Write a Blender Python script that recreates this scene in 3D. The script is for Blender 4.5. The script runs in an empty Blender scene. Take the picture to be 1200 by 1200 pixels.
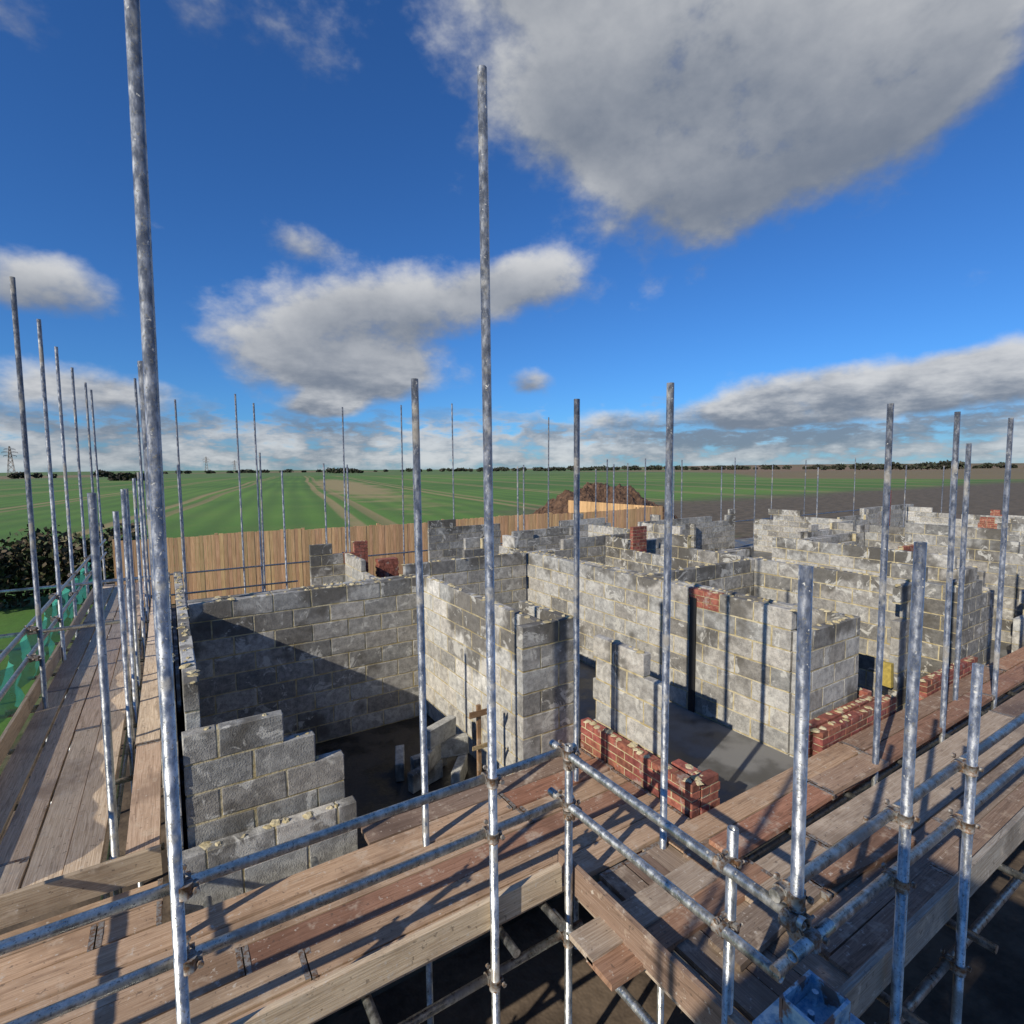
import bpy, math, random
from mathutils import Vector, Matrix, noise
random.seed(7)
R=random.Random(11)
sc=bpy.context.scene
CAMZ=4.5; DECK=1.65; Z0=0.975; CH=0.225

# ------------------------------------------------------------------ helpers
def empty(name,parent=None):
    o=bpy.data.objects.new(name,None); sc.collection.objects.link(o)
    if parent: o.parent=parent
    return o
class MB:
    def __init__(s): s.v=[];s.f=[];s.c=[];s.u=[];s.sm=[]
    def add(s,vs,fs,col=(1,1,1),uvs=None,smooth=False):
        b=len(s.v); s.v.extend([tuple(p) for p in vs])
        s.f.extend([tuple(i+b for i in f) for f in fs])
        s.c.extend([(col[0],col[1],col[2],1)]*len(vs))
        s.u.extend(uvs if uvs else [(0,0)]*len(vs))
        s.sm.extend([smooth]*len(fs))
    def box(s,x0,x1,y0,y1,z0,z1,col=(1,1,1),j=0.0,uvax=None,ch=0.0):
        if ch>0:
            vs=[];idx={}
            X=(x0,x1);Y=(y0,y1);Z=(z0,z1)
            for a in (0,1):
                for b in (0,1):
                    for c in (0,1):
                        sx=ch if a==0 else -ch; sy=ch if b==0 else -ch; sz=ch if c==0 else -ch
                        k=[1+R.uniform(-.6,1.2) for _ in range(3)]
                        jx,jy,jz=[R.uniform(-j,j) for _ in range(3)]
                        px,py,pz=X[a]+jx,Y[b]+jy,Z[c]+jz
                        idx[(a,b,c,0)]=len(vs); vs.append((px,py+sy*k[1],pz+sz*k[2]))
                        idx[(a,b,c,1)]=len(vs); vs.append((px+sx*k[0],py,pz+sz*k[2]))
                        idx[(a,b,c,2)]=len(vs); vs.append((px+sx*k[0],py+sy*k[1],pz))
            I=lambda a,b,c,t: idx[(a,b,c,t)]
            fs=[(I(0,0,0,0),I(0,0,1,0),I(0,1,1,0),I(0,1,0,0)),(I(1,0,0,0),I(1,1,0,0),I(1,1,1,0),I(1,0,1,0)),
                (I(0,0,0,1),I(1,0,0,1),I(1,0,1,1),I(0,0,1,1)),(I(0,1,0,1),I(0,1,1,1),I(1,1,1,1),I(1,1,0,1)),
                (I(0,0,0,2),I(0,1,0,2),I(1,1,0,2),I(1,0,0,2)),(I(0,0,1,2),I(1,0,1,2),I(1,1,1,2),I(0,1,1,2))]
            for a in (0,1):
                for b in (0,1):
                    fs.append((I(a,b,0,0),I(a,b,0,1),I(a,b,1,1),I(a,b,1,0)))
                    fs.append((I(a,0,b,0),I(a,0,b,2),I(a,1,b,2),I(a,1,b,0)))
                    fs.append((I(0,a,b,1),I(0,a,b,2),I(1,a,b,2),I(1,a,b,1)))
                    for c in (0,1):
                        fs.append((I(a,b,c,0),I(a,b,c,1),I(a,b,c,2)))
            s.add(vs,fs,col); return
        P=[(x,y,z) for z in (z0,z1) for (x,y) in ((x0,y0),(x1,y0),(x1,y1),(x0,y1))]
        if j: P=[(p[0]+R.uniform(-j,j),p[1]+R.uniform(-j,j),p[2]+R.uniform(-j,j)) for p in P]
        F=[(0,3,2,1),(4,5,6,7),(0,1,5,4),(1,2,6,5),(2,3,7,6),(3,0,4,7)]
        uv=None
        if uvax is not None:
            o1,o2=R.uniform(0,50),R.uniform(0,50)
            if uvax==0: uv=[(p[0]+o1,p[1]+p[2]+o2) for p in P]
            elif uvax==1: uv=[(p[1]+o1,p[0]+p[2]+o2) for p in P]
            else: uv=[(p[2]+o1,p[0]+p[1]+o2) for p in P]
        s.add(P,F,col,uv)
    def tube(s,a,b,r,n=14,col=(1,1,1),cap=True,hollow=False):
        a=Vector(a);b=Vector(b);d=(b-a).normalized()
        t=Vector((0,0,1)) if abs(d.z)<.9 else Vector((1,0,0))
        e1=d.cross(t).normalized();e2=d.cross(e1)
        vs=[];L=(b-a).length;o=R.uniform(0,20)
        rings=[(a,r),(b,r)]
        if hollow: rings+= [(b,r*.82),(b-d*0.12,r*.82)]
        uv=[]
        for ri,(c,rr) in enumerate(rings):
            for i in range(n):
                th=2*math.pi*i/n
                vs.append(c+e1*math.cos(th)*rr+e2*math.sin(th)*rr); uv.append((o+(0 if ri==0 else L),i/n))
        fs=[]
        for k in range(len(rings)-1):
            for i in range(n):
                j=(i+1)%n
                fs.append((k*n+i,k*n+j,(k+1)*n+j,(k+1)*n+i))
        s.add(vs,fs,col,uv,True)
        if cap:
            base=len(s.v)-len(vs)
            s.f.append(tuple(base+i for i in range(n))); s.sm.append(False)
            k=len(rings)-1
            s.f.append(tuple(base+k*n+i for i in reversed(range(n)))); s.sm.append(False)
    def obj(s,name,mat,parent=None):
        me=bpy.data.meshes.new(name); me.from_pydata(s.v,[],s.f); me.update()
        ca=me.color_attributes.new("tint",'FLOAT_COLOR','POINT')
        ca.data.foreach_set("color",[x for c in s.c for x in c])
        uvl=me.uv_layers.new(name="UVMap")
        li=[0]*len(me.loops); me.loops.foreach_get("vertex_index",li)
        uvl.data.foreach_set("uv",[x for i in li for x in s.u[i]])
        me.polygons.foreach_set("use_smooth",s.sm)
        me.materials.append(mat)
        o=bpy.data.objects.new(name,me); sc.collection.objects.link(o)
        if parent: o.parent=parent
        return o

class NT:
    def __init__(s,nt): s.nt=nt; nt.nodes.clear()
    def n(s,t,**k):
        x=s.nt.nodes.new(t)
        for a,b in k.items(): setattr(x,a,b)
        return x
    def l(s,a,b): s.nt.links.new(a,b)
    def _in(s,sock,v):
        if isinstance(v,bpy.types.NodeSocket): s.l(v,sock)
        elif v is not None: sock.default_value=v
    def m(s,op,a,b=None,c=None,clamp=False):
        x=s.n("ShaderNodeMath",operation=op,use_clamp=clamp)
        s._in(x.inputs[0],a)
        if b is not None: s._in(x.inputs[1],b)
        if c is not None: s._in(x.inputs[2],c)
        return x.outputs[0]
    def noise(s,vec,scale,detail=4,rough=.55,dist=0.0):
        x=s.n("ShaderNodeTexNoise"); s.l(vec,x.inputs["Vector"])
        x.inputs["Scale"].default_value=scale;x.inputs["Detail"].default_value=detail
        x.inputs["Roughness"].default_value=rough;x.inputs["Distortion"].default_value=dist
        return x.outputs["Fac"]
    def mapr(s,v,a,b,c=0.0,d=1.0,smooth=True):
        x=s.n("ShaderNodeMapRange"); x.interpolation_type='SMOOTHSTEP' if smooth else 'LINEAR'
        s._in(x.inputs[0],v);s._in(x.inputs[1],a);s._in(x.inputs[2],b);s._in(x.inputs[3],c);s._in(x.inputs[4],d)
        return x.outputs[0]
    def mix(s,f,a,b,mode='MIX'):
        x=s.n("ShaderNodeMix",data_type='RGBA',blend_type=mode)
        s._in(x.inputs[0],f)
        for i,v in ((6,a),(7,b)):
            if isinstance(v,tuple): x.inputs[i].default_value=(v[0],v[1],v[2],1)
            else: s.l(v,x.inputs[i])
        return x.outputs[2]
    def scale(s,vec,sx,sy,sz):
        x=s.n("ShaderNodeMapping"); s.l(vec,x.inputs[0]); x.inputs["Scale"].default_value=(sx,sy,sz); return x.outputs[0]

def mat(name,build,rough=.85,metal=0.0):
    m=bpy.data.materials.new(name); m.use_nodes=True; t=NT(m.node_tree)
    out=t.n("ShaderNodeOutputMaterial"); b=t.n("ShaderNodeBsdfPrincipled"); t.l(b.outputs[0],out.inputs[0])
    b.inputs["Roughness"].default_value=rough; b.inputs["Metallic"].default_value=metal
    tc=t.n("ShaderNodeTexCoord"); at=t.n("ShaderNodeAttribute",attribute_name="tint")
    r=build(t,tc.outputs["Object"],tc.outputs["UV"],at.outputs["Color"])
    def put(sock,v):
        if isinstance(v,(tuple,list)): sock.default_value=(v[0],v[1],v[2],1)
        elif isinstance(v,(int,float)): sock.default_value=v
        else: t.l(v,sock)
    put(b.inputs["Base Color"],r["c"])
    if "r" in r: put(b.inputs["Roughness"],r["r"])
    if "m" in r: put(b.inputs["Metallic"],r["m"])
    if "a" in r: put(b.inputs["Alpha"],r["a"])
    if "h" in r:
        bp=t.n("ShaderNodeBump"); bp.inputs["Strength"].default_value=r.get("bs",.5); bp.inputs["Distance"].default_value=r.get("bd",.01)
        t.l(r["h"],bp.inputs["Height"]); t.l(bp.outputs[0],b.inputs["Normal"])
    return m

def b_block(t,o,uv,tint):
    n1=t.noise(o,1.1,4,.62); n2=t.noise(o,13,4,.7); n3=t.noise(o,85,1,.7); n4=t.noise(o,4.2,4,.68,1.0)
    sep=t.n("ShaderNodeSeparateXYZ"); t.l(o,sep.inputs[0])
    c=t.mix(t.mapr(n2,.3,.7),(.195,.19,.178),(.37,.36,.33))
    c=t.mix(1.0,c,tint,'MULTIPLY')
    topd=t.mapr(sep.outputs[2],2.2,3.0,0,.09)
    c=t.mix(t.mapr(t.m('ADD',n1,topd),.55,.66,0,.80),c,(.072,.064,.052))
    c=t.mix(t.mapr(n4,.56,.635,0,.8),c,(.52,.505,.455))
    c=t.mix(t.mapr(n3,.62,.75,0,.55),c,(.05,.05,.05))
    return dict(c=c,r=.93,h=t.m('ADD',n3,t.m('MULTIPLY',n2,.8)),bs=.7,bd=.006)
def b_mortar(t,o,uv,tint):
    n=t.noise(o,9,3,.6); n2=t.noise(o,60,2,.6); n1=t.noise(o,1.1,4,.62)
    c=t.mix(t.mapr(n,.35,.65),(.34,.27,.13),(.52,.45,.29))
    c=t.mix(t.mapr(n1,.58,.70,0,.6),c,(.14,.115,.07))
    return dict(c=c,r=.95,h=n2,bs=.8,bd=.008)
def b_brick(t,o,uv,tint):
    n=t.noise(o,16,3,.65); n2=t.noise(o,80,1,.6)
    c=t.mix(1.0,t.mix(t.mapr(n,.3,.7),(.17,.05,.035),(.33,.115,.075)),tint,'MULTIPLY')
    c=t.mix(t.mapr(t.noise(o,6,4,.7),.56,.68,0,.6),c,(.38,.33,.28))
    return dict(c=c,r=.9,h=n2,bs=.6,bd=.005)
def b_wood(t,o,uv,tint):
    g=t.noise(t.scale(uv,1.2,38,1),3,3,.6,.4); g2=t.noise(t.scale(uv,.8,9,1),2.5,3,.6,1.2)
    n=t.noise(o,1.3,4,.62); n2=t.noise(o,24,3,.7); n3=t.noise(o,5.0,4,.72)
    dk=t.mix(1,tint,(.36,.32,.29),'MULTIPLY')
    c=t.mix(t.mapr(g,.3,.7),t.mix(1,tint,(.64,.58,.53),'MULTIPLY'),tint)
    c=t.mix(t.mapr(g2,.54,.70,0,.65),c,dk)
    c=t.mix(t.mapr(n,.52,.68,0,.6),c,dk)
    c=t.mix(t.mapr(n3,.54,.68,0,.45),c,(.56,.46,.35))
    c=t.mix(t.mapr(n2,.62,.70,0,.7),c,(.56,.50,.42))
    c=t.mix(t.mapr(n2,.38,.30,0,.6),c,(.06,.045,.035))
    return dict(c=c,r=t.mapr(n,.35,.7,.85,.6),h=t.m('ADD',g,t.m('MULTIPLY',n2,.6)),bs=.5,bd=.004)
def b_galv(t,o,uv,tint):
    n=t.noise(t.scale(o,1,1,.45),24,3,.7); n2=t.noise(o,75,2,.7); n1=t.noise(o,2.6,4,.65); n4=t.noise(o,38,3,.7)
    c=t.mix(t.mapr(n,.35,.68),(.33,.34,.33),(.66,.665,.64))
    c=t.mix(1,c,tint,'MULTIPLY')
    spots=t.mapr(n2,.59,.67,0,.8)
    c=t.mix(spots,c,(.085,.078,.065))
    dirt=t.mapr(n1,.52,.66,0,.8)
    c=t.mix(dirt,c,(.225,.20,.165))
    cem=t.mapr(n4,.64,.70,0,.9)
    c=t.mix(cem,c,(.56,.54,.48))
    return dict(c=c,m=t.mapr(t.m('MAXIMUM',t.m('MAXIMUM',spots,dirt),cem),0,.8,.85,.08),r=t.mapr(n,.3,.7,.26,.46),h=n2,bs=.25,bd=.002)
def b_rust(t,o,uv,tint):
    n=t.noise(o,40,4,.7)
    return dict(c=t.mix(t.mapr(n,.4,.62),(.30,.29,.27),(.17,.095,.05)),m=.4,r=.6,h=n,bs=.4,bd=.003)
def b_fence(t,o,uv,tint):
    g=t.noise(t.scale(o,30,30,2),1,3,.6)
    return dict(c=t.mix(t.mapr(g,.3,.7),t.mix(1,tint,(.7,.65,.6),'MULTIPLY'),tint),r=.85)
def b_soil(t,o,uv,tint):
    n=t.noise(o,3,5,.7); n2=t.noise(o,14,4,.7)
    c=t.mix(t.mapr(n,.35,.65),(.06,.033,.020),(.17,.095,.055))
    return dict(c=c,r=.95,h=n2,bs=1,bd=.1)
def b_slab(t,o,uv,tint):
    n=t.noise(o,1.8,5,.6); n2=t.noise(o,30,3,.6)
    c=t.mix(t.mapr(n,.4,.62),(.075,.073,.067),(.19,.185,.17))
    return dict(c=c,r=t.mapr(n,.4,.6,.35,.85),h=n2,bs=.3,bd=.004)
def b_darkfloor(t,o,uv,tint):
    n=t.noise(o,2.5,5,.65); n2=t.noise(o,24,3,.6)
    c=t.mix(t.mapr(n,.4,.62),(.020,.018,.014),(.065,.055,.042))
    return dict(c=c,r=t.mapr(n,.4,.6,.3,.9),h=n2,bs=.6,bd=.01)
def b_net(t,o,uv,tint):
    n=t.noise(o,8,4,.6)
    return dict(c=t.mix(n,(.015,.18,.13),(.06,.42,.31)),r=.7,a=.62)
def b_leaf(t,o,uv,tint):
    return dict(c=tint,r=.8)
def flat(c,rough=.8,metal=0,var=.25,sc_=25):
    def f(t,o,uv,tint):
        n=t.noise(o,sc_,5,.65)
        return dict(c=t.mix(t.mapr(n,.3,.7),tuple(x*(1-var) for x in c),tuple(x*(1+var) for x in c)),r=rough,m=metal,h=n,bs=.2,bd=.003)
    return f
def b_painted(t,o,uv,tint):
    n=t.noise(o,22,5,.7); n2=t.noise(o,9,4,.6)
    c=t.mix(t.mapr(n,.35,.6),(.12,.28,.44),(.40,.55,.62))
    c=t.mix(t.mapr(n2,.50,.58,0,.9),c,(.17,.08,.04))
    return dict(c=c,r=.5,m=.15,h=n,bs=.3,bd=.003)
M_block=mat("concrete_block",b_block);M_mort=mat("yellow_mortar",b_mortar);M_brick=mat("red_brick",b_brick)
M_wood=mat("scaffold_board_wood",b_wood);M_galv=mat("galvanised_tube",b_galv);M_rust=mat("coupler_steel",b_rust)
M_fence=mat("fresh_timber",b_fence);M_soil=mat("soil",b_soil);M_slab=mat("concrete_slab",b_slab);M_net=mat("green_netting",b_net)
M_dark=mat("shade_dark_oversite",b_darkfloor)  # oversite colour taken down to paint in the room's deep shade
M_leaf=mat("leaves",b_leaf);M_black=mat("black_plastic",flat((.012,.012,.013),.6));M_yel=mat("yellow_plastic",flat((.36,.27,.06),.8))
M_blue=mat("painted_steel",b_painted)

# ------------------------------------------------------------------ ground
def b_ground(t,o,uv,tint):
    sep=t.n("ShaderNodeSeparateXYZ"); t.l(o,sep.inputs[0]); x,y=sep.outputs[0],sep.outputs[1]
    big=t.noise(o,.012,4,.6); med=t.noise(o,.12,4,.65); fine=t.noise(o,2.2,4,.75)
    g=t.mix(t.mapr(big,.35,.65),(.055,.145,.014),(.120,.235,.028))
    g=t.mix(t.mapr(med,.45,.75,0,.45),g,(.15,.20,.045))
    g=t.mix(t.mapr(fine,.45,.7,0,.35),g,(.04,.09,.010))
    a=math.radians(11)
    q=t.m('SUBTRACT',t.m('MULTIPLY',x,math.cos(a)),t.m('MULTIPLY',y,math.sin(a)))
    q=t.m('ADD',q,t.m('MULTIPLY',t.noise(o,.006,2,.5),10))
    md=t.m('ABSOLUTE',t.m('SUBTRACT',t.m('MODULO',t.m('ADD',q,2400),20),10))
    tl=t.m('MULTIPLY',t.mapr(t.m('ABSOLUTE',t.m('SUBTRACT',md,1.25)),.45,.85,1,0),.85)
    tl=t.m('MULTIPLY',tl,t.mapr(med,.3,.5,.55,1))
    g=t.mix(tl,g,(.30,.22,.10))
    rows=t.m('MULTIPLY',t.m('ADD',t.m('SINE',t.m('MULTIPLY',q,1.9)),1),.20)
    g=t.mix(rows,g,(.045,.095,.014))
    bx=t.m('DIVIDE',t.m('SUBTRACT',q,18),10);
    by=t.m('DIVIDE',t.m('SUBTRACT',y,170),120)
    bare=t.m('SUBTRACT',1.0,t.m('SQRT',t.m('ADD',t.m('MULTIPLY',bx,bx),t.m('MULTIPLY',by,by))))
    g=t.mix(t.mapr(t.m('ADD',bare,t.m('MULTIPLY',t.m('SUBTRACT',med,.5),1.4)),.0,.5,0,.8),g,(.33,.24,.115))
    vo=t.n("ShaderNodeTexVoronoi"); t.l(o,vo.inputs["Vector"]); vo.inputs["Scale"].default_value=.0022; vo.inputs["Randomness"].default_value=.8
    hs=t.n("ShaderNodeSeparateColor"); t.l(vo.outputs["Color"],hs.inputs[0])
    dist=t.m('SQRT',t.m('ADD',t.m('MULTIPLY',x,x),t.m('MULTIPLY',y,y)))
    far=t.mapr(dist,430,445)
    cropc=t.mix(t.mapr(hs.outputs[0],.45,.47),(.09,.15,.04),(.20,.14,.075))
    g=t.mix(t.m('MULTIPLY',far,.85),g,cropc)
    pl=t.m('MULTIPLY',t.mapr(dist,210,225),t.mapr(t.m('SUBTRACT',x,t.m('MULTIPLY',y,1.15)),40,60))
    g=t.mix(t.m('MULTIPLY',pl,.8),g,(.19,.12,.065))
    rt=t.m('MULTIPLY',t.mapr(x,24,34),t.mapr(t.m('ADD',y,t.m('MULTIPLY',med,14)),50,64,1,0))
    n=t.noise(o,1.2,5,.7)
    mud=t.mix(t.mapr(n,.35,.65),(.050,.035,.024),(.15,.11,.075))
    g=t.mix(rt,g,t.mix(.25,mud,(.10,.09,.04)))
    e=t.m('MULTIPLY',t.m('SUBTRACT',med,.5),1.2)
    s1=t.mapr(t.m('ADD',x,e),-2.6,-2.2); s2=t.mapr(t.m('ADD',y,e),21.4,21.7,1,0); s3=t.mapr(t.m('ADD',x,e),60,62,1,0)
    g=t.mix(t.m('MULTIPLY',t.m('MULTIPLY',s1,s2),s3),g,mud)
    return dict(c=g,r=.95,h=t.m('ADD',fine,n),bs=.5,bd=.05)
gm=mat("ground_field",b_ground)
mb=MB()
rings=[0,3,8,15,25,40,60,90,140,220,350,550,850,1300,2000,3200,5000]
N=96;vs=[(0,0,0)];fs=[]
for ri,r in enumerate(rings[1:]):
    for i in range(N):
        th=2*math.pi*i/N;x=r*math.cos(th);y=r*math.sin(th)
        z=0
        if r>60: z=min(1,(r-60)/800)*(noise.noise(Vector((x/700,y/700,3.1)))*3.0)
        if r>1900: z=6+8*noise.noise(Vector((math.cos(th)*2.5,math.sin(th)*2.5,r/4000)))
        vs.append((x,y,z))
for i in range(N): fs.append((0,1+i,1+(i+1)%N))
for k in range(len(rings)-2):
    for i in range(N):
        a=1+k*N+i;b=1+k*N+(i+1)%N
        fs.append((a,a+N,b+N,b))
mb.add(vs,fs,smooth=True); mb.obj("ground",gm)

# ------------------------------------------------------------------ walls
HOUSE=empty("unfinished_house")
def lump(mb,x,y,z,r,h):
    n=7;vs=[];
    for i in range(n):
        th=6.283*i/n; rr=r*R.uniform(.6,1.2); vs.append((x+rr*math.cos(th),y+rr*math.sin(th),z))
    for i in range(n):
        th=6.283*i/n; rr=r*R.uniform(.3,.7); vs.append((x+rr*math.cos(th),y+rr*math.sin(th),z+h*R.uniform(.6,1.1)))
    fs=[(i,(i+1)%n,n+(i+1)%n,n+i) for i in range(n)]+[tuple(range(n,2*n))]
    mb.add(vs,fs)
def wall(name,ax,a0,a1,p,th,top,z0=Z0,bl=.45,bh=CH,mat_=None,tone=1.0,holes=(),kmin=0,near=True,ragged=.6):
    bm,mm=MB(),MB(); brick=MB(); j=.0015
    tf=top if callable(top) else (lambda a:top)
    kmax=60
    def put(m,s,e,z_0,z_1,inset,col,jj,ch):
        if ax==0: m.box(s,e,p+inset,p+th-inset,z_0,z_1,col,jj,ch=ch)
        else: m.box(p+inset,p+th-inset,s,e,z_0,z_1,col,jj,ch=ch)
    for k in range(kmin,kmax):
        off=(k%2)*bl/2; s=a0-off; any_=False
        while s<a1-.02:
            e=s+bl; cs,ce=max(s,a0),min(e,a1); s=e
            if ce-cs<.05: continue
            mid=(cs+ce)/2; nt=tf(mid)
            if k>=nt: continue
            any_=True
            z=z0+k*bh
            ins=any(h[0]<=mid<=h[1] and h[2]<=k<h[3] for h in holes)
            if ins:
                for q in range(3):
                    zz=z+q*.075; ss=cs-(.1075 if q%2 else 0)
                    while ss<ce:
                        b0,b1=max(ss,cs)+.005,min(ss+.225,ce)-.005; ss+=.225
                        if b1-b0<.03: continue
                        g=R.uniform(.75,1.2); put(brick,b0,b1,zz,zz+.065,-.004,(g,g,g),.001,0)
            else:
                g=tone*R.uniform(.74,1.2)
                if R.random()<.14: g*=.68
                if mat_ is M_brick:
                    g=R.uniform(.65,1.25)
                    put(bm,cs+.005,ce-.005,z,z+bh-.010,R.uniform(-.002,.002),(g,g*R.uniform(.8,1.1),g),.0015,.003 if near else 0)
                else:
                    wv=R.uniform(-.015,.04)
                    put(bm,cs+.006,ce-.006,z,z+bh-.012,R.uniform(-.0015,.0015),(g*(1+wv),g,g*(1-wv)),j,.005 if near else 0)
            li=.014 if (cs<=a0+.001 or k>=tf(cs-bl*.3)) else 0
            ri=.014 if (ce>=a1-.001 or k>=tf(ce+bl*.3)) else 0
            put(mm,cs+li,ce-ri,z-.014,z+bh-.018,.0042 if near else .003,(1,1,1),0,0)
            if k+1>=nt and ragged and near:
                q=cs
                while q<ce:
                    if R.random()<ragged:
                        cx,cy=(q,p+th*R.uniform(.25,.75)) if ax==0 else (p+th*R.uniform(.25,.75),q)
                        lump(mm,cx,cy,z+bh-.014,R.uniform(.02,.055),R.uniform(.006,.022))
                    q+=.08
        if not any_ and k>2: break
    bm.obj(name,mat_ or M_block,HOUSE)
    mm.obj(name+"_mortar",M_mort,HOUSE)
    if brick.v: brick.obj(name+"_brick_infill",M_brick,HOUSE)
def steps(pairs,default):
    def f(a):
        for lim,n in pairs:
            if a<lim: return n
        return default
    return f
wall("left_wall_outer_leaf",1,4.32,9.7,-.12,.10,steps([(4.5,7),(4.8,8)],9),tone=1.25)
wall("left_wall_inner_leaf",1,4.47,9.7,.03,.10,9,tone=1.25)
wall("front_stub_outer_leaf",0,-.115,1.17,4.20,.10,4,tone=1.45)
wall("front_stub_inner_leaf",0,.0,1.12,4.35,.10,steps([(.50,8),(.84,7),(1.0,6)],5),z0=Z0-.11,tone=1.05)
wall("room_back_wall",0,.14,3.0,7.15,.10,9,tone=1.05)
wall("room_back_wall_rear_leaf",0,.14,3.0,7.33,.10,9)
wall("room_right_wall",1,4.39,7.25,3.03,.10,9,tone=1.65)
wall("front_pier",0,2.80,3.46,4.28,.10,9,tone=1.05)
wall("front_pier_return",1,4.385,5.2,3.36,.10,9)
wall("projecting_wall",1,3.32,4.27,3.68,.10,steps([(3.5,7)],8),tone=1.3)
wall("brick_plinth",1,2.82,4.25,3.50,.1025,13,z0=.95,bl=.225,bh=.075,mat_=M_brick)
wall("brick_plinth_return",0,3.61,3.86,2.82,.1025,13,z0=.95,bl=.225,bh=.075,mat_=M_brick)
wall("brick_plinth_inner",1,2.93,3.28,3.75,.1025,12,z0=.95,bl=.225,bh=.075,mat_=M_brick)
wall("dividing_wall",1,3.2,8.2,5.50,.10,9,tone=1.15,holes=[(3.95,4.35,8,9)])
wall("dividing_wall_rear_leaf",1,3.2,8.2,5.68,.10,9)
wall("room_two_back",0,3.15,5.49,8.2,.10,9,tone=1.25)
wall("front_wall_b",0,5.5,6.72,3.09,.10,8,tone=1.2)
wall("front_wall_b_return",1,3.2,3.9,6.6,.10,8)
wall("brick_plinth_b",0,5.42,7.0,2.80,.1025,12,z0=.95,bl=.225,bh=.075,mat_=M_brick)
wall("brick_plinth_b_rear",0,5.42,6.8,2.93,.1025,12,z0=.95,bl=.225,bh=.075,mat_=M_brick)
wall("brick_plinth_b_end",1,3.04,3.4,6.85,.1025,12,z0=.95,bl=.225,bh=.075,mat_=M_brick)
wall("room_three_back",0,5.79,8.14,5.4,.10,9,tone=1.15)
wall("room_three_right",1,3.2,5.6,8.15,.10,9)
wall("front_wall_c",0,7.7,8.14,3.09,.10,steps([(7.9,7)],9),tone=.8)
wall("front_wall_d",1,3.05,4.1,9.45,.14,steps([(3.5,8)],9),tone=.62)
wall("brick_plinth_c",0,7.8,9.4,2.80,.1025,12,z0=.95,bl=.225,bh=.075,mat_=M_brick)
far=[
 (1,8.35,12,3.1,7),(0,2.4,3.6,11.5,9),(0,5.35,5.95,10.4,9),(1,8.4,9.2,5.5,9),(0,6.2,10.9,9.2,8),(1,5.7,9.1,8.2,9),
 (1,3.2,6.9,11.0,9),(1,9.4,13,11.0,8),(0,8.35,10.9,7.0,8),(1,3.2,5.6,14.0,9),(0,8,10.2,12.6,8),(0,11.2,13.9,12.6,7),
 (0,11.2,13.9,5.3,8),(1,3.2,9,17.5,8),(0,14.2,17.4,8,7),(0,14,20,14.2,7),(1,3.2,6,21,8),(1,10,14,21,7),
 (0,17.7,20.9,10,7),(0,6.5,9,14.9,8),(0,9.7,10.9,3.09,8),(0,12.2,14.5,3.09,7),(0,16,17.9,3.09,6),
 (1,3,8,26,7),(0,22.3,28,12.2,6),(1,6,12,30,6),(0,26.2,29.9,5,7),
 (1,4,10,34,6),(0,30.3,36,14,6),(1,14,16.3,17.2,7),(0,12,15,16.3,7)]
for i,(ax,a0,a1,p,n) in enumerate(far):
    seed=i*1.37
    L=a1-a0
    def tp(a,a0=a0,a1=a1,n=n,seed=seed,L=L,i=i):
        b=n+ (1 if noise.noise(Vector((seed,a*.5,0)))>.3 else 0) - (1 if noise.noise(Vector((seed+9,a*.7,0)))>.2 else 0)
        if L>1.5 and (i%3==0) and (a-a0)<.9: b-=int((.9-(a-a0))/.3)
        return b
    near=(p<12 and a0<12)
    hl=[]
    if i in(1,12,23,27): hl=[(a1-.5,a1,n-3,n+2)]
    wall("inner_wall_%d"%(i+1),ax,a0,a1,p,.10,tp,near=near,holes=hl,ragged=.4,tone=R.uniform(.75,1.45))
    if i%2==0: wall("inner_wall_%d_rear_leaf"%(i+1),ax,a0+.12,a1-.12,p+.17,.10,n-(i%3==0),near=False,tone=1.1)
for (x,y,n) in [(9.0,9.05,10),(28,12,11)]:
    wall("brick_pier",0,x,x+.45,y,.1025,int(n*CH/.075)-1,z0=Z0,bl=.225,bh=.075,mat_=M_brick,near=False)
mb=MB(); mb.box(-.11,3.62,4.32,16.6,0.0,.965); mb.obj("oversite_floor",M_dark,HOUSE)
mb=MB(); mb.box(3.63,42,2.95,16.6,0.0,.962); mb.obj("floor_slab",M_slab,HOUSE)
mb=MB(); mb.box(3.86,5.48,2.86,8.15,.99,1.42); mb.box(5.80,8.12,3.22,5.38,.97,1.32); mb.obj("raised_floor",M_slab,HOUSE)
mb=MB(); mb.box(5.478,5.497,4.42,4.51,1.42,2.88,j=.002); mb.obj("damp_proof_strip",M_black,HOUSE)
mb=MB(); mb.box(2.98,3.02,4.40,4.52,1.2,1.75,j=.004);mb.box(7.62,7.68,3.12,3.3,1.7,2.0,j=.01); mb.obj("cavity_closer",M_yel,HOUSE)

PILE=empty("concrete_block_heap")
mb=MB()
for (x,y,z,a) in [(2.3,5.5,.98,.3),(2.65,5.35,.98,.9),(2.45,5.75,.98,.1),(2.4,5.5,1.2,.7),(2.62,5.55,1.2,-.2),(2.5,5.52,1.42,.4),(2.15,5.9,.98,1.2)]:
    m=MB(); m.box(-.22,.22,-.05,.05,0,.215,(1.2,1.2,1.15),.003,ch=.006)
    Mx=Matrix.Translation((x,y,z))@Matrix.Rotation(a,4,'Z')
    mb.add([Mx@Vector(v) for v in m.v],m.f,(1.35,1.35,1.3))
mb.obj("blocks",M_block,PILE)
BS=empty("brick_stack"); mb=MB()
for k in range(9):
    for q in range(4):
        g=R.uniform(.7,1.2); o1=(k%2)*.02
        mb.box(3.72+o1+q*.11,3.72+o1+q*.11+.1025,11.2,11.415,2.0+k*.067,2.0+k*.067+.065,(g,g,g),.003)
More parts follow.
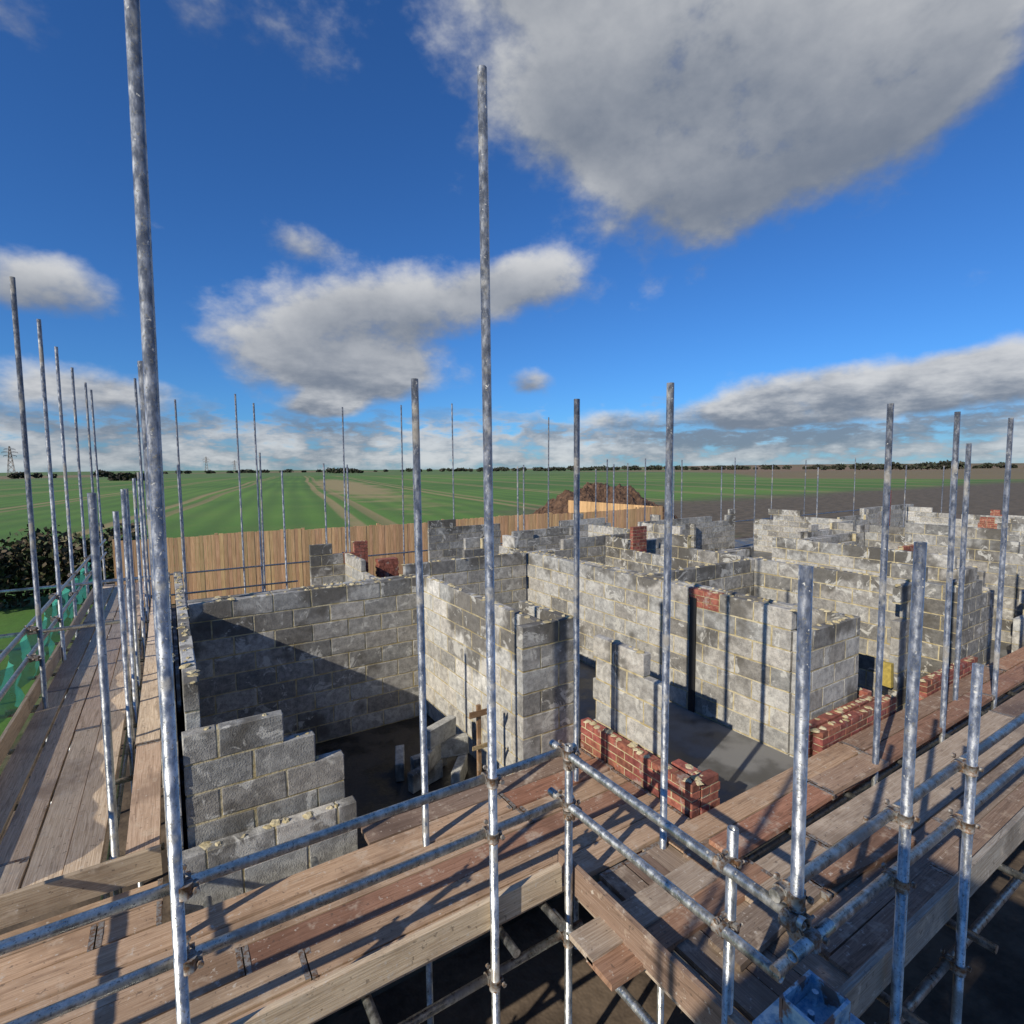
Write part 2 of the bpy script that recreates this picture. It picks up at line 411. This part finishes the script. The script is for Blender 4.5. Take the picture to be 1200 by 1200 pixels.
mb.obj("bricks",M_brick,BS)
mb=MB(); mb.box(3.65,4.25,11.1,11.5,.97,1.99,(.5,.38,.26),uvax=2); mb.obj("stand",M_wood,BS)
ST=empty("timber_profile_stake")
mb=MB(); mb.box(2.62,2.66,4.85,4.88,.97,2.05,(.35,.22,.12),.002,uvax=2); mb.box(2.52,2.78,4.83,4.848,1.94,2.0,(.35,.22,.12),.002,uvax=0); mb.box(2.54,2.74,4.81,4.828,1.60,1.64,(.4,.3,.15),.002,uvax=0); mb.obj("stake",M_wood,ST)

# ------------------------------------------------------------------ scaffolding
SC=empty("scaffolding")
TR=.0265
tube=MB(); clamp=MB(); npole=0
def pole(x,y,z0,z1,lx=0,ly=0):
    global npole
    m=MB(); g=R.uniform(.75,1.15)
    if lx==0 and ly==0: lx=R.uniform(-.006,.006)*(z1-z0); ly=R.uniform(-.006,.006)*(z1-z0)
    m.tube((x-lx*.4,y-ly*.4,z0),(x+lx*.6,y+ly*.6,z1),TR,18 if math.hypot(x,y)<9 else 8,(g,g,g),True,True)
    npole+=1; m.obj("standard_%d"%npole,M_galv,SC)
def rail(a,b,r=TR):
    g=R.uniform(.85,1.12)
    tube.tube(a,b,r,16,(g,g,g),True,True)
def coupler(x,y,z,ax,side):
    r=TR+.009
    clamp.tube((x,y,z-.03),(x,y,z+.03),r,16)
    d=2*TR+.006
    ox,oy=(0,side*d) if ax==0 else (side*d,0)
    if ax==0:
        clamp.tube((x-.028,y+oy,z),(x+.028,y+oy,z),r,16)
        clamp.box(x-.024,x+.024,min(y,y+oy)+.02,max(y,y+oy)-.02,z-.03,z+.03,j=.002)
        clamp.tube((x+.045,y-.03,z),(x+.045,y+.045,z),.007,8); clamp.tube((x+.045,y-.045,z),(x+.045,y-.028,z),.014,6)
        clamp.box(x+.028,x+.056,y-.012,y+.012,z-.022,z+.022,j=.001)
        clamp.tube((x,y+oy,z+.045),(x+.0,y+oy-side*.05,z+.05),.007,8); clamp.tube((x,y+oy+side*.02,z+.047),(x,y+oy+side*.036,z+.046),.014,6)
    else:
        clamp.tube((x+ox,y-.028,z),(x+ox,y+.028,z),r,16)
        clamp.box(min(x,x+ox)+.02,max(x,x+ox)-.02,y-.024,y+.024,z-.03,z+.03,j=.002)
        clamp.tube((x-.03,y-.045,z),(x+.045,y-.045,z),.007,8); clamp.tube((x-.045,y-.045,z),(x-.028,y-.045,z),.014,6)
        clamp.box(x-.012,x+.012,y-.056,y-.028,z-.022,z+.022,j=.001)
        clamp.tube((x+ox,y,z+.045),(x+ox-side*.05,y,z+.05),.007,8); clamp.tube((x+ox+side*.02,y,z+.047),(x+ox+side*.036,y,z+.046),.014,6)
D=2*TR+.006
RT,RM=2.65,2.30
pole(-.04,2.72,.0,9.2,.07,.02); pole(1.565,2.72,.0,6.66,-.02,.001); pole(2.14,2.72,.6,2.70)
pole(-.07,3.75,.0,5.12,-.01,.001); pole(1.55,3.73,0,5.15); pole(3.05,3.76,0,5.10); pole(3.06,2.73,0,5.1)
for x in (5.47,6.95,8.45,9.9,11.9,14,16.1,18.2,20.3,22.4): pole(x,2.34,0,5.05 if x<9 else 4.9)
pole(7.9,2.55,1.2,4.75)
rail((-3.2,2.72+D,RT),(2.24,2.72+D,RT-.02)); rail((-3.0,2.72+D,RM),(2.22,2.72+D,RM-.02))
rail((-3.0,2.72+D,1.33),(2.3,2.72+D,1.33)); rail((-1.5,3.75+D,1.50),(3.6,3.75+D,1.50))
for z in (RT,RM,1.33):
    for x in (-.02,1.565,2.14): coupler(x,2.72,z-(.015 if x>1 and z>2 else 0),0,1)
pole(2.20,1.55,0,2.78); pole(2.16,1.20,2.46,4.10); pole(3.16,1.20,0,4.12); pole(4.02,1.20,0,3.32)
for x in (6.1,8.2,10.3,12.4): pole(x,1.20,0,4.1)
rail((2.20-D,2.9,RT-.02),(2.20-D,1.15,RT-.04)); rail((2.20-D,2.92,RM-.02),(2.20-D,1.24,RM))
rail((2.20-D,2.9,1.4),(2.20-D,.9,1.4))
coupler(2.20,1.55,RT-.03,1,-1); coupler(2.20,1.55,RM,1,-1)
coupler(2.16,1.20,RT+.03,0,1); coupler(2.17,1.20,RT-.04,1,-1)
coupler(2.14,2.72,RT-.08,1,1); coupler(2.14,2.72,RM-.07,1,1)
rail((2.10,1.20+D,RT+.03),(13,1.20+D,RT)); rail((2.12,1.20+D,RM+.02),(13,1.20+D,RM))
rail((2.1,1.20+D,1.38),(13,1.2+D,1.38))
rail((2.2,2.34+D,1.50),(22,2.34+D,1.50))
for x in (3.16,4.02,6.1,8.2): coupler(x,1.20,RT+.02,0,1); coupler(x,1.20,RM+.01,0,1); coupler(x,1.2,1.38,0,1)
rail((2.30,1.13,RT-.10),(2.02,1.13,RT-.10)); coupler(2.16,1.13,RT-.10,0,1)
for x in [-1.3,-.6,.1,.8,1.65,2.0]: rail((x,2.6,1.58),(x,4.1,1.58))
for x in [2.5,3.2,4.1,5.0,6,7,8,9,10,11,12,13]: rail((x,1.05,1.58),(x,2.75,1.58))
for y in [4.9,6.2,7.5,8.8,10.1,11.4,12.7,14,15.3]: rail((-1.8,y,1.58),(-.15,y,1.58))
for y,zt in ((4.8,4.36),(6.93,4.10),(8.0,4.3),(9.0,4.28),(11.1,4.4),(13.2,4.5),(15.0,6.6)): pole(-.45,y,0,zt)
for x,y in ((-1.36,8.42),(-1.44,10.5),(-1.52,12.6),(-1.56,14.9),(-1.56,17.2)): pole(x,y,0,6.72,.001)
rail((-1.55+D,3,RT),(-1.55+D,18.6,RT)); rail((-1.55+D,3,RM),(-1.55+D,18.6,RM)); 
for x,y in ((-1.40,8.42),(-1.47,10.5),(-1.55,12.6),(-1.55,14.9)): 
    for z in (RT,RM): coupler(x,y,z,1,1 if x<-1.5 else -1)
rail((-.45-D,4.3,1.5),(-.45-D,18,1.5))
for y in (9.6,13.3):
    rail((-5.0,y,2.35),(-.5,y,2.35)); rail((-5.0,y+.2,1.2),(-1.4,y+.2,1.2))
RD=.55
for x in [-1.55,.35,1.9,2.4,5.05,7.1,9.1,13.5]: pole(x,18.5,0,6.75+R.uniform(-.2,.2))
for x in [16,18.1,18.9,21.5,25,25.8,29.5,33.5,38]: pole(x,18.5+R.uniform(-.3,.5),0,4.85+R.uniform(-.4,.2))
for x in [.3,2.3,2.9,4.1,4.8,7,9.8,11.4,15.6,20.2]: pole(x,17.2,0,4.9+R.uniform(-.4,.2))
for (x,y) in [(21.6,14.4),(24,13),(28.3,11.4),(31.5,10.2),(34,12),(14.2,15.3),(10.1,15.6)]: pole(x,y,0,4.7+R.uniform(-.25,.25))
rail((-1.8,18.45,1.55),(40,18.45,1.55)); rail((-1.8,17.15,1.2),(3.2,17.15,1.2))
for (x,y) in [(23,5),(23.4,8),(31.6,4)]: pole(x,y,0,4.7)
for (x,y) in [(-1.75,-1.35),(-1.75,.62),(.62,-1.35),(-.6,-1.35),(-4.6,-2.2),(-4.6,-.2),(-1.75,-2.2)]: pole(x,y,0,6.4)  # includes legs of an unseen tower behind the camera, added to cast shade
rail((-4.7,-1.40,3.9),(.8,-1.40,3.9)); rail((-1.80,-1.5,3.9),(-1.80,.8,3.9)); rail((-4.7,-1.40,3.4),(.8,-1.40,3.4)); rail((-1.80,-1.5,3.4),(-1.80,.8,3.4))
rail((-1.9,-1.2,2.80),(.7,-1.2,2.80)); rail((-1.9,.45,2.80),(.7,.45,2.80))
rail((-4.7,-2.1,5.45),(-1.6,-2.1,5.45)); rail((-4.7,-.25,5.45),(-1.6,-.25,5.45))  # bearers of the added shade tower's top lift
tube.obj("guard_rails",M_galv,SC); clamp.obj("couplers",M_rust,SC)
DK=empty("scaffold_board_deck")
brd=MB(); bands=MB()
PAL_RED=[(.46,.26,.16),(.36,.20,.13),(.56,.40,.27),(.33,.22,.15),(.64,.48,.33),(.42,.29,.20),(.58,.40,.26),(.42,.21,.13)]
PAL_GREY=[(.46,.37,.28),(.38,.29,.21),(.32,.25,.19),(.42,.25,.16),(.54,.44,.34),(.28,.20,.15)]
PAL_TAN=[(.80,.64,.47),(.74,.58,.43),(.84,.68,.50),(.68,.52,.38),(.76,.56,.41)]
PAL_NEW=[(.72,.55,.33),(.68,.52,.33),(.62,.50,.35)]
def deck(ax,a0,a1,b0,b1,z,pal,L=3.9,skew=.008):
    b=b0
    while b+.20<b1+.03:
        s=a0-R.uniform(0,L*.85) if a1-a0>1.9 else a0-.01
        zj=z+R.uniform(-.014,.012)
        while s<a1:
            e=s+L-.008; cs,ce=max(s,a0+R.uniform(-.04,.03)),min(e,a1+R.uniform(-.03,.05)); s+=L
            if ce-cs<.15: continue
            col=R.choice(pal); g=R.uniform(.75,1.1); col=tuple(c*g for c in col)
            t1,t2=R.uniform(-skew,skew),R.uniform(-skew,skew); zz=zj+R.uniform(-.004,.004)
            w=.220; z1=zz
            nseg=max(1,int((ce-cs)/.5)); o1,o2=R.uniform(0,60),R.uniform(0,60)
            vs=[];uv=[]
            cup=R.uniform(-.004,.004); 
            for i in range(nseg+1):
                f=i/nseg; a=cs+(ce-cs)*f; off=t1+(t2-t1)*f; sag=-.008*math.sin(math.pi*f)*R.uniform(.6,1.2)
                for (bb,dz) in ((b+off,0),(b+off+w,0),(b+off+w-.003,.038),(b+off+w/2,.038+cup),(b+off+.003,.038)):
                    zv=z1-.038+dz+sag
                    vs.append((a,bb,zv) if ax==0 else (bb,a,zv)); uv.append((a+o1,bb-b+dz*.5+o2))
            fs=[]
            for i in range(nseg):
                for q in range(5):
                    A=i*5+q;B=i*5+(q+1)%5; fs.append((A,B,B+5,A+5))
            fs.append((0,1,2,3,4)); fs.append(tuple(nseg*5+q for q in (4,3,2,1,0)))
            brd.add(vs,fs,col,uv)
            for ea in (cs,ce-.03):
                if (ea==cs and cs<=a0+.05): continue
                if ax==0: bands.box(ea,ea+.03,b+t1-.001,b+t1+w+.001,zz-.041,zz+.0015,(.6,.6,.6))
                else: bands.box(b+t1-.001,b+t1+w+.001,ea,ea+.03,zz-.041,zz+.0015,(.6,.6,.6))
        b+=.2285+R.uniform(0,.007)
deck(0,-2.6,3.45,2.80,3.98,DECK,PAL_RED); deck(0,-2.6,-.2,3.98,4.45,DECK-.02,PAL_RED)
deck(0,1.2,3.45,4.0,4.24,DECK-.015,PAL_GREY)
deck(1,1.30,2.76,2.22,3.1,DECK-.03,PAL_GREY)
deck(0,3.15,22,1.32,2.32,DECK,PAL_GREY); deck(0,3.1,24,2.33,2.78,DECK+.03,PAL_RED)
deck(0,1.95,3.4,2.05,2.5,DECK+.012,PAL_GREY,skew=.05)
deck(0,2.6,4.6,1.75,2.0,DECK+.045,PAL_GREY,L=2.4,skew=.08); deck(0,3.3,5.6,2.28,2.5,DECK+.075,PAL_RED,L=3.9,skew=.04)
deck(0,.9,2.2,1.5,2.4,.75,PAL_GREY); deck(1,-1,3.0,-2.6,1,.05,PAL_GREY)
deck(1,4.50,17,-1.45,-.52,DECK+.02,PAL_TAN); deck(1,4.62,16,-.40,-.16,DECK+.03,PAL_TAN)
deck(0,-1.5,16,17.2,18.4,RD,PAL_NEW); deck(0,1.0,6,12.6,13.4,RD+.5,PAL_NEW); deck(0,14,40,16.9,17.9,RD,PAL_NEW)
deck(0,-1.7,.55,-1.3,.45,2.9,PAL_GREY,L=2.4)
deck(0,-4.6,-1.65,-2.1,-.25,5.5,PAL_GREY,L=3.0)  # unseen lift behind the camera, added to shade the landing and right deck
def toe(x0,x1,y0,y1,z0,z1,col,ax): brd.box(x0,x1,y0,y1,z0,z1,col,.004,uvax=ax)
toe(-1.6,2.12,2.765,2.80,1.66,1.84,(.66,.53,.37),0)
toe(2.18,2.215,1.25,2.9,1.64,1.84,(.29,.20,.145),1)
toe(2.3,6.2,1.265,1.30,1.66,1.86,(.38,.35,.30),0); toe(6.25,10.1,1.268,1.30,1.66,1.86,(.36,.31,.24),0)
toe(-1.52,-.16,4.46,4.495,1.64,1.84,(.46,.37,.26),0)
toe(-1.52,-1.485,4.5,8.3,1.68,1.89,(.66,.52,.37),1); toe(-1.52,-1.485,8.32,12.2,1.68,1.89,(.60,.47,.33),1); toe(-1.52,-1.485,12.22,16.5,1.68,1.89,(.62,.49,.36),1)
brd.obj("boards",M_wood,DK); bands.obj("board_end_bands",M_rust,DK)

mb=MB();vs=[];fs=[];nu,nv=170,10
for i in range(nu):
    y=4.6+i*(12.4/nu)
    for j_ in range(nv):
        t_=j_/(nv-1)
        sag=.08*math.sin(i*.21)+.05*noise.noise(Vector((i*.2,3,0)))
        z=2.32-.85*t_*(0.75+.35*noise.noise(Vector((i*.07,1,5))))+sag*.4
        x=-1.68+.10*noise.noise(Vector((i*.23,t_*3,0)))+.05*math.sin(t_*6+i*.4)
        vs.append((x,y,z))
for i in range(nu-1):
    for j_ in range(nv-1):
        a=i*nv+j_; fs.append((a,a+1,a+nv+1,a+nv))
mb.add(vs,fs,smooth=True); mb.obj("debris_netting",M_net)

BX=empty("steel_box_bracket")
mb=MB()
def P2(a,b,c,d,z0,z1): mb.box(a,b,c,d,z0,z1,j=.002)
x0,y0,w,dp=1.80,.90,.20,.15; zb,zt=2.46,2.57
P2(x0,x0+w,y0,y0+.012,zb,zt);P2(x0,x0+w,y0+dp-.012,y0+dp,zb,zt)
P2(x0,x0+.012,y0+.0125,y0+dp-.0125,zb,zt);P2(x0+w-.012,x0+w,y0+.0125,y0+dp-.0125,zb,zt)
P2(x0+.0125,x0+w-.0125,y0+.0125,y0+dp-.0125,zb+.03,zb+.04)
P2(x0-.07,x0+w+.07,y0-.07,y0+dp+.06,zb-.022,zb-.003)
P2(x0-.05,x0-.03,y0+.06,y0+.08,zb-.002,zb+.06)
mb.tube((x0+.10,y0+.075,zb-.02),(x0+.10,y0+.075,.0),.04,16)
mb.tube((x0+.05,y0+.06,zb+.04),(x0+.05,y0+.06,zt-.01),.012,8); mb.tube((x0+.15,y0+.1,zb+.04),(x0+.15,y0+.1,zt-.02),.012,8)
mb.obj("box",M_blue,BX)

# ------------------------------------------------------------------ fence
FN=empty("timber_fence")
mb=MB(); x=-1.5; FY=21.5; FT=2.30
while x<23.6:
    g=R.uniform(.8,1.15); col=(.74*g,.47*g*R.uniform(.92,1.08),.24*g)
    h=FT+R.uniform(-.015,.015)+.04*math.sin(int((x+1.5)/2.9)*1.7)
    mb.box(x,x+.118,FY+R.uniform(-.004,.004),FY+.02,0.05,h,col,.003); x+=.124
x=-1.5
while x<23.8:
    mb.box(x-.05,x+.05,FY+.07,FY+.17,0,FT+.05,(.50,.33,.17)); x+=2.9
for z in (.6,1.3,1.95): mb.box(-1.5,23.6,FY+.025,FY+.06,z,z+.09,(.62,.42,.22))
y=FY+.2
while y<30:
    g=R.uniform(.75,1.15); mb.box(23.6,23.62,y,y+.118,.05,FT,(.66*g,.41*g,.20*g),.003); y+=.124
mb.obj("pales",M_fence,FN)

mb=MB();n=80;vs=[];fs=[]
cx,cy=28.0,31.5
for i in range(n+1):
    for j_ in range(n+1):
        u=i/n*2-1;v=j_/n*2-1
        r=math.sqrt(u*u+v*v)
        x=cx+u*7.6;y=cy+v*4.4
        z=max(0,1-r**1.7)*3.1*(1+.35*noise.noise(Vector((x*.5,y*.5,0))))+.45*noise.noise(Vector((x*1.7,y*1.7,1)))*(1 if r<1 else 0)+.22*noise.noise(Vector((x*6,y*6,1)))-.05
        vs.append((x,y,z))
for i in range(n):
    for j_ in range(n):
        a=i*(n+1)+j_; fs.append((a,a+n+1,a+n+2,a+1))
mb.add(vs,fs); mb.obj("soil_mound",M_soil)
def foliage(name,pts,size,n,cols):
    mb=MB()
    for _ in range(n):
        c,rad=R.choice(pts)
        while True:
            d=Vector((R.uniform(-1,1),R.uniform(-1,1),R.uniform(-1,1)))
            if d.length<1: break
        d=d*(0.55+.45*R.random())
        p=Vector(c)+Vector((d.x*rad[0],d.y*rad[1],d.z*rad[2]))
        if p.z<0.02: p.z=R.uniform(.02,.3)
        s=size*R.uniform(.5,1.4)
        a=Vector((R.uniform(-1,1),R.uniform(-1,1),R.uniform(-1,1))).normalized()*s
        b=a.cross(Vector((R.uniform(-1,1),R.uniform(-1,1),R.uniform(-1,1)))).normalized()*s*.6
        col=R.choice(cols);g=R.uniform(.6,1.3)
        mb.add([p-a,p+b,p+a,p-b],[(0,1,2,3)],tuple(c_*g for c_ in col))
    return mb.obj(name,M_leaf)
pts=[]
for i in range(34):
    x=-16+i*.45
    pts.append(((x,24.2+R.uniform(-.5,.5),1.35+R.uniform(-.25,.25)),(.8,1.1,1.45)))
foliage("hedge",pts,.10,26000,[(.05,.055,.018),(.07,.05,.025),(.035,.05,.014),(.09,.065,.035)])
pts=[]
def line(az0,az1,d,h,dens):
    az=az0
    while az<az1:
        a=math.radians(az); dd=d*R.uniform(.97,1.03); hh=h*R.uniform(.4,1.2)
        if R.random()<dens:
            pts.append(((dd*math.sin(a),dd*math.cos(a),hh*.5+ .5),(hh*1.3,hh*1.3,hh*.62)))
        az+=math.degrees(h*1.1/d)
line(-14,-3,700,5,.35);line(-3.6,-1.8,330,4.5,.9);line(0,30,1300,7,.4);line(14,17,900,8,.8);line(28,50,1100,8,.75);line(48,80,1000,6,.65);line(62,72,800,8,.8)
foliage("distant_trees",pts,2.2,22000,[(.035,.045,.02),(.05,.045,.03),(.03,.035,.02)])
def pylon(az,d,h):
    a=math.radians(az);bx,by=d*math.sin(a),d*math.cos(a)
    m=MB();T=h/60
    def seg(p,q,r=.35): m.tube((bx+p[0],by+p[1],p[2]),(bx+q[0],by+q[1],q[2]),r*T*1.3,5)
    lv=[0,.2,.38,.54,.68,.8,.9,1.0];wd=lambda f:(1-f)*h*.085+h*.012
    for sx,sy in((1,1),(1,-1),(-1,1),(-1,-1)):
        for i in range(7):
            w0,w1=wd(lv[i]),wd(lv[i+1])
            seg((sx*w0,sy*w0,lv[i]*h),(sx*w1,sy*w1,lv[i+1]*h))
            seg((sx*w0,sy*w0,lv[i]*h),(-sx*w1,sy*w1,lv[i+1]*h),.22)
    for f,wdt in((.68,.16),(.8,.2),(.9,.14)):
        dx,dy=math.cos(a),-math.sin(a); L=wdt*h
        for s_ in(1,-1):
            seg((0,0,f*h),(s_*L*dx,s_*L*dy,f*h),.3); seg((0,0,f*h+h*.05),(s_*L*dx,s_*L*dy,f*h),.25)
            seg((s_*L*dx,s_*L*dy,f*h),(s_*L*dx,s_*L*dy,f*h-h*.04),.25)
    m.obj("electricity_pylon",M_rust)
pylon(-10.1,1250,50);pylon(3.2,1900,50);pylon(5.5,2500,50)

# ------------------------------------------------------------------ sky
SUN_EL=math.radians(30.5); tv=Vector((.953,.304)) ; tv.normalize()
sundir=Vector((-tv.x*math.cos(SUN_EL),-tv.y*math.cos(SUN_EL),math.sin(SUN_EL)))
w=bpy.data.worlds.new("World"); sc.world=w; w.use_nodes=True
t=NT(w.node_tree)
out=t.n("ShaderNodeOutputWorld"); bg=t.n("ShaderNodeBackground"); t.l(bg.outputs[0],out.inputs[0])
sky=t.n("ShaderNodeTexSky",sky_type='NISHITA'); sky.sun_disc=False; sky.sun_elevation=SUN_EL
sky.sun_rotation=math.atan2(sundir.x,sundir.y); sky.altitude=100; sky.air_density=1.0; sky.dust_density=.3; sky.ozone_density=2.5
tc=t.n("ShaderNodeTexCoord"); g=tc.outputs["Generated"]
sp=t.n("ShaderNodeSeparateXYZ"); t.l(g,sp.inputs[0]); X,Y,Z=sp.outputs
az=t.m('MULTIPLY',t.m('ARCTAN2',X,Y),57.2958); el=t.m('MULTIPLY',t.m('ARCSINE',Z),57.2958)
gs=t.scale(g,1,1,1.5)
nA=t.noise(gs,3.2,3,.5); nB=t.noise(gs,8.5,6,.58); nC=t.noise(gs,28,3,.6)
BL=[(44,36,15,5.8,1),(57.4,33.5,16,7.6,1),(50.5,25.2,9.5,4.4,1),(66,29,7,4.8,.9),(37,41.5,10,3,.8),(38,30,5,3.0,.35),
(13.3,12.2,8.5,4.2,1),(23,16.0,9,3.2,.9),(34.5,18.6,6.0,2.4,.9),(11.5,20.8,3.4,1.6,.6),(18.5,9.6,6.8,2.4,.9),
(-7,14.2,4.4,2.3,1),(52,4.8,12,1.5,.95),(62,6.4,8.4,2.4,1.05),(73.5,6.9,5,2.4,1.1),(34.3,9.1,2.2,1.2,.8),
(13.7,6.2,3.0,1.2,.9),(-4.6,6.6,6.3,1.9,.9),(9.4,35.6,7.5,3.6,.45),(-6.3,31.8,3.6,1.8,.40),(150,25,20,7,1),(-70,25,14,6,1),(84,18,6,3,.8)]
acc=None;acch=None
for (a,e,wa,we,am) in BL:
    dx=t.m('DIVIDE',t.m('SUBTRACT',az,a),wa*1.12); dy=t.m('DIVIDE',t.m('SUBTRACT',el,e),we*1.12)
    r2=t.m('ADD',t.m('MULTIPLY',dx,dx),t.m('MULTIPLY',dy,dy))
    q=t.m('MULTIPLY',t.m('EXPONENT',t.m('MULTIPLY',t.m('POWER',r2,1.5),-.85)),am)
    hy=t.m('MULTIPLY',q,dy)
    acc=q if acc is None else t.m('ADD',acc,q)
    acch=hy if acch is None else t.m('ADD',acch,hy)
hgt=t.m('DIVIDE',acch,t.m('ADD',acc,.05))
accs=t.m('MINIMUM',acc,1.15)
v2=t.n("ShaderNodeCombineXYZ"); t.l(t.m('MULTIPLY',az,.10),v2.inputs[0]); t.l(t.m('MULTIPLY',el,.28),v2.inputs[1])
nH=t.noise(v2.outputs[0],2.2,5,.6)
hb=t.m('MULTIPLY',t.mapr(el,-.2,1.0,.6,1),t.mapr(t.m('ADD',el,t.m('MULTIPLY',t.m('SUBTRACT',nH,.5),12)),3.6,6.0,1,0))
hb=t.m('MULTIPLY',hb,t.mapr(nH,.34,.50,.35,1.0))
d=t.m('ADD',accs,t.m('ADD',t.m('MULTIPLY',t.m('SUBTRACT',nB,.5),1.65),t.m('MULTIPLY',t.m('SUBTRACT',nA,.5),.7)))
d=t.m('ADD',d,t.m('MULTIPLY',t.m('SUBTRACT',nC,.5),.32))
cov=t.mapr(d,.26,1.0)
cov=t.m('MAXIMUM',cov,t.m('MULTIPLY',hb,.92))
cov=t.m('MULTIPLY',cov,.96)
lit=t.m('ADD',t.m('MULTIPLY',hgt,.45),t.m('ADD',t.m('MULTIPLY',t.m('SUBTRACT',nB,.5),1.0),.50))
lit=t.m('ADD',lit,t.m('MULTIPLY',t.m('SUBTRACT',nC,.5),.35))
lit=t.m('ADD',lit,t.m('MULTIPLY',t.m('SUBTRACT',nA,.5),.9))
lit=t.m('SUBTRACT',lit,t.m('MULTIPLY',t.mapr(d,.9,1.6),.22))
low=t.mapr(el,3,14,1,0)
lit=t.m('ADD',lit,t.m('MULTIPLY',low,t.m('ADD',.10,t.m('MULTIPLY',t.m('SUBTRACT',nH,.5),2.0))))
cc=t.mix(t.mapr(lit,0.05,1.05),(.24,.28,.35),(.84,.85,.86))
S=0.1
skyc=t.mix(1.0,sky.outputs[0],(.31,.69,1.20),'MULTIPLY')
cs=t.n("ShaderNodeVectorMath",operation='SCALE'); t.l(cc,cs.inputs[0]); cs.inputs["Scale"].default_value=.78/S
fin=t.mix(cov,skyc,cs.outputs[0]); t.l(fin,bg.inputs[0]); bg.inputs[1].default_value=S
try:
    w.cycles.sampling_method='MANUAL'; w.cycles.sample_map_resolution=512
except Exception: pass

sl=bpy.data.lights.new("sun",'SUN'); sl.energy=5.0; sl.angle=math.radians(.5); sl.color=(1,.92,.78)
so=bpy.data.objects.new("sun",sl); sc.collection.objects.link(so)
so.rotation_euler=(-sundir).to_track_quat('-Z','Y').to_euler()

# ------------------------------------------------------------------ camera
cam=bpy.data.cameras.new("camera"); cam.lens=19.2; cam.sensor_width=36; cam.clip_start=.05; cam.clip_end=12000
co=bpy.data.objects.new("camera",cam); sc.collection.objects.link(co); sc.camera=co
co.matrix_world=Matrix.Translation((0,0,CAMZ))@Matrix.Rotation(math.radians(-32.3),4,'Z')@Matrix.Rotation(math.radians(90-4.5),4,'X')@Matrix.Rotation(math.radians(-.5),4,'Z')
sc.view_settings.view_transform='Standard'; sc.view_settings.look='None'; sc.view_settings.exposure=0
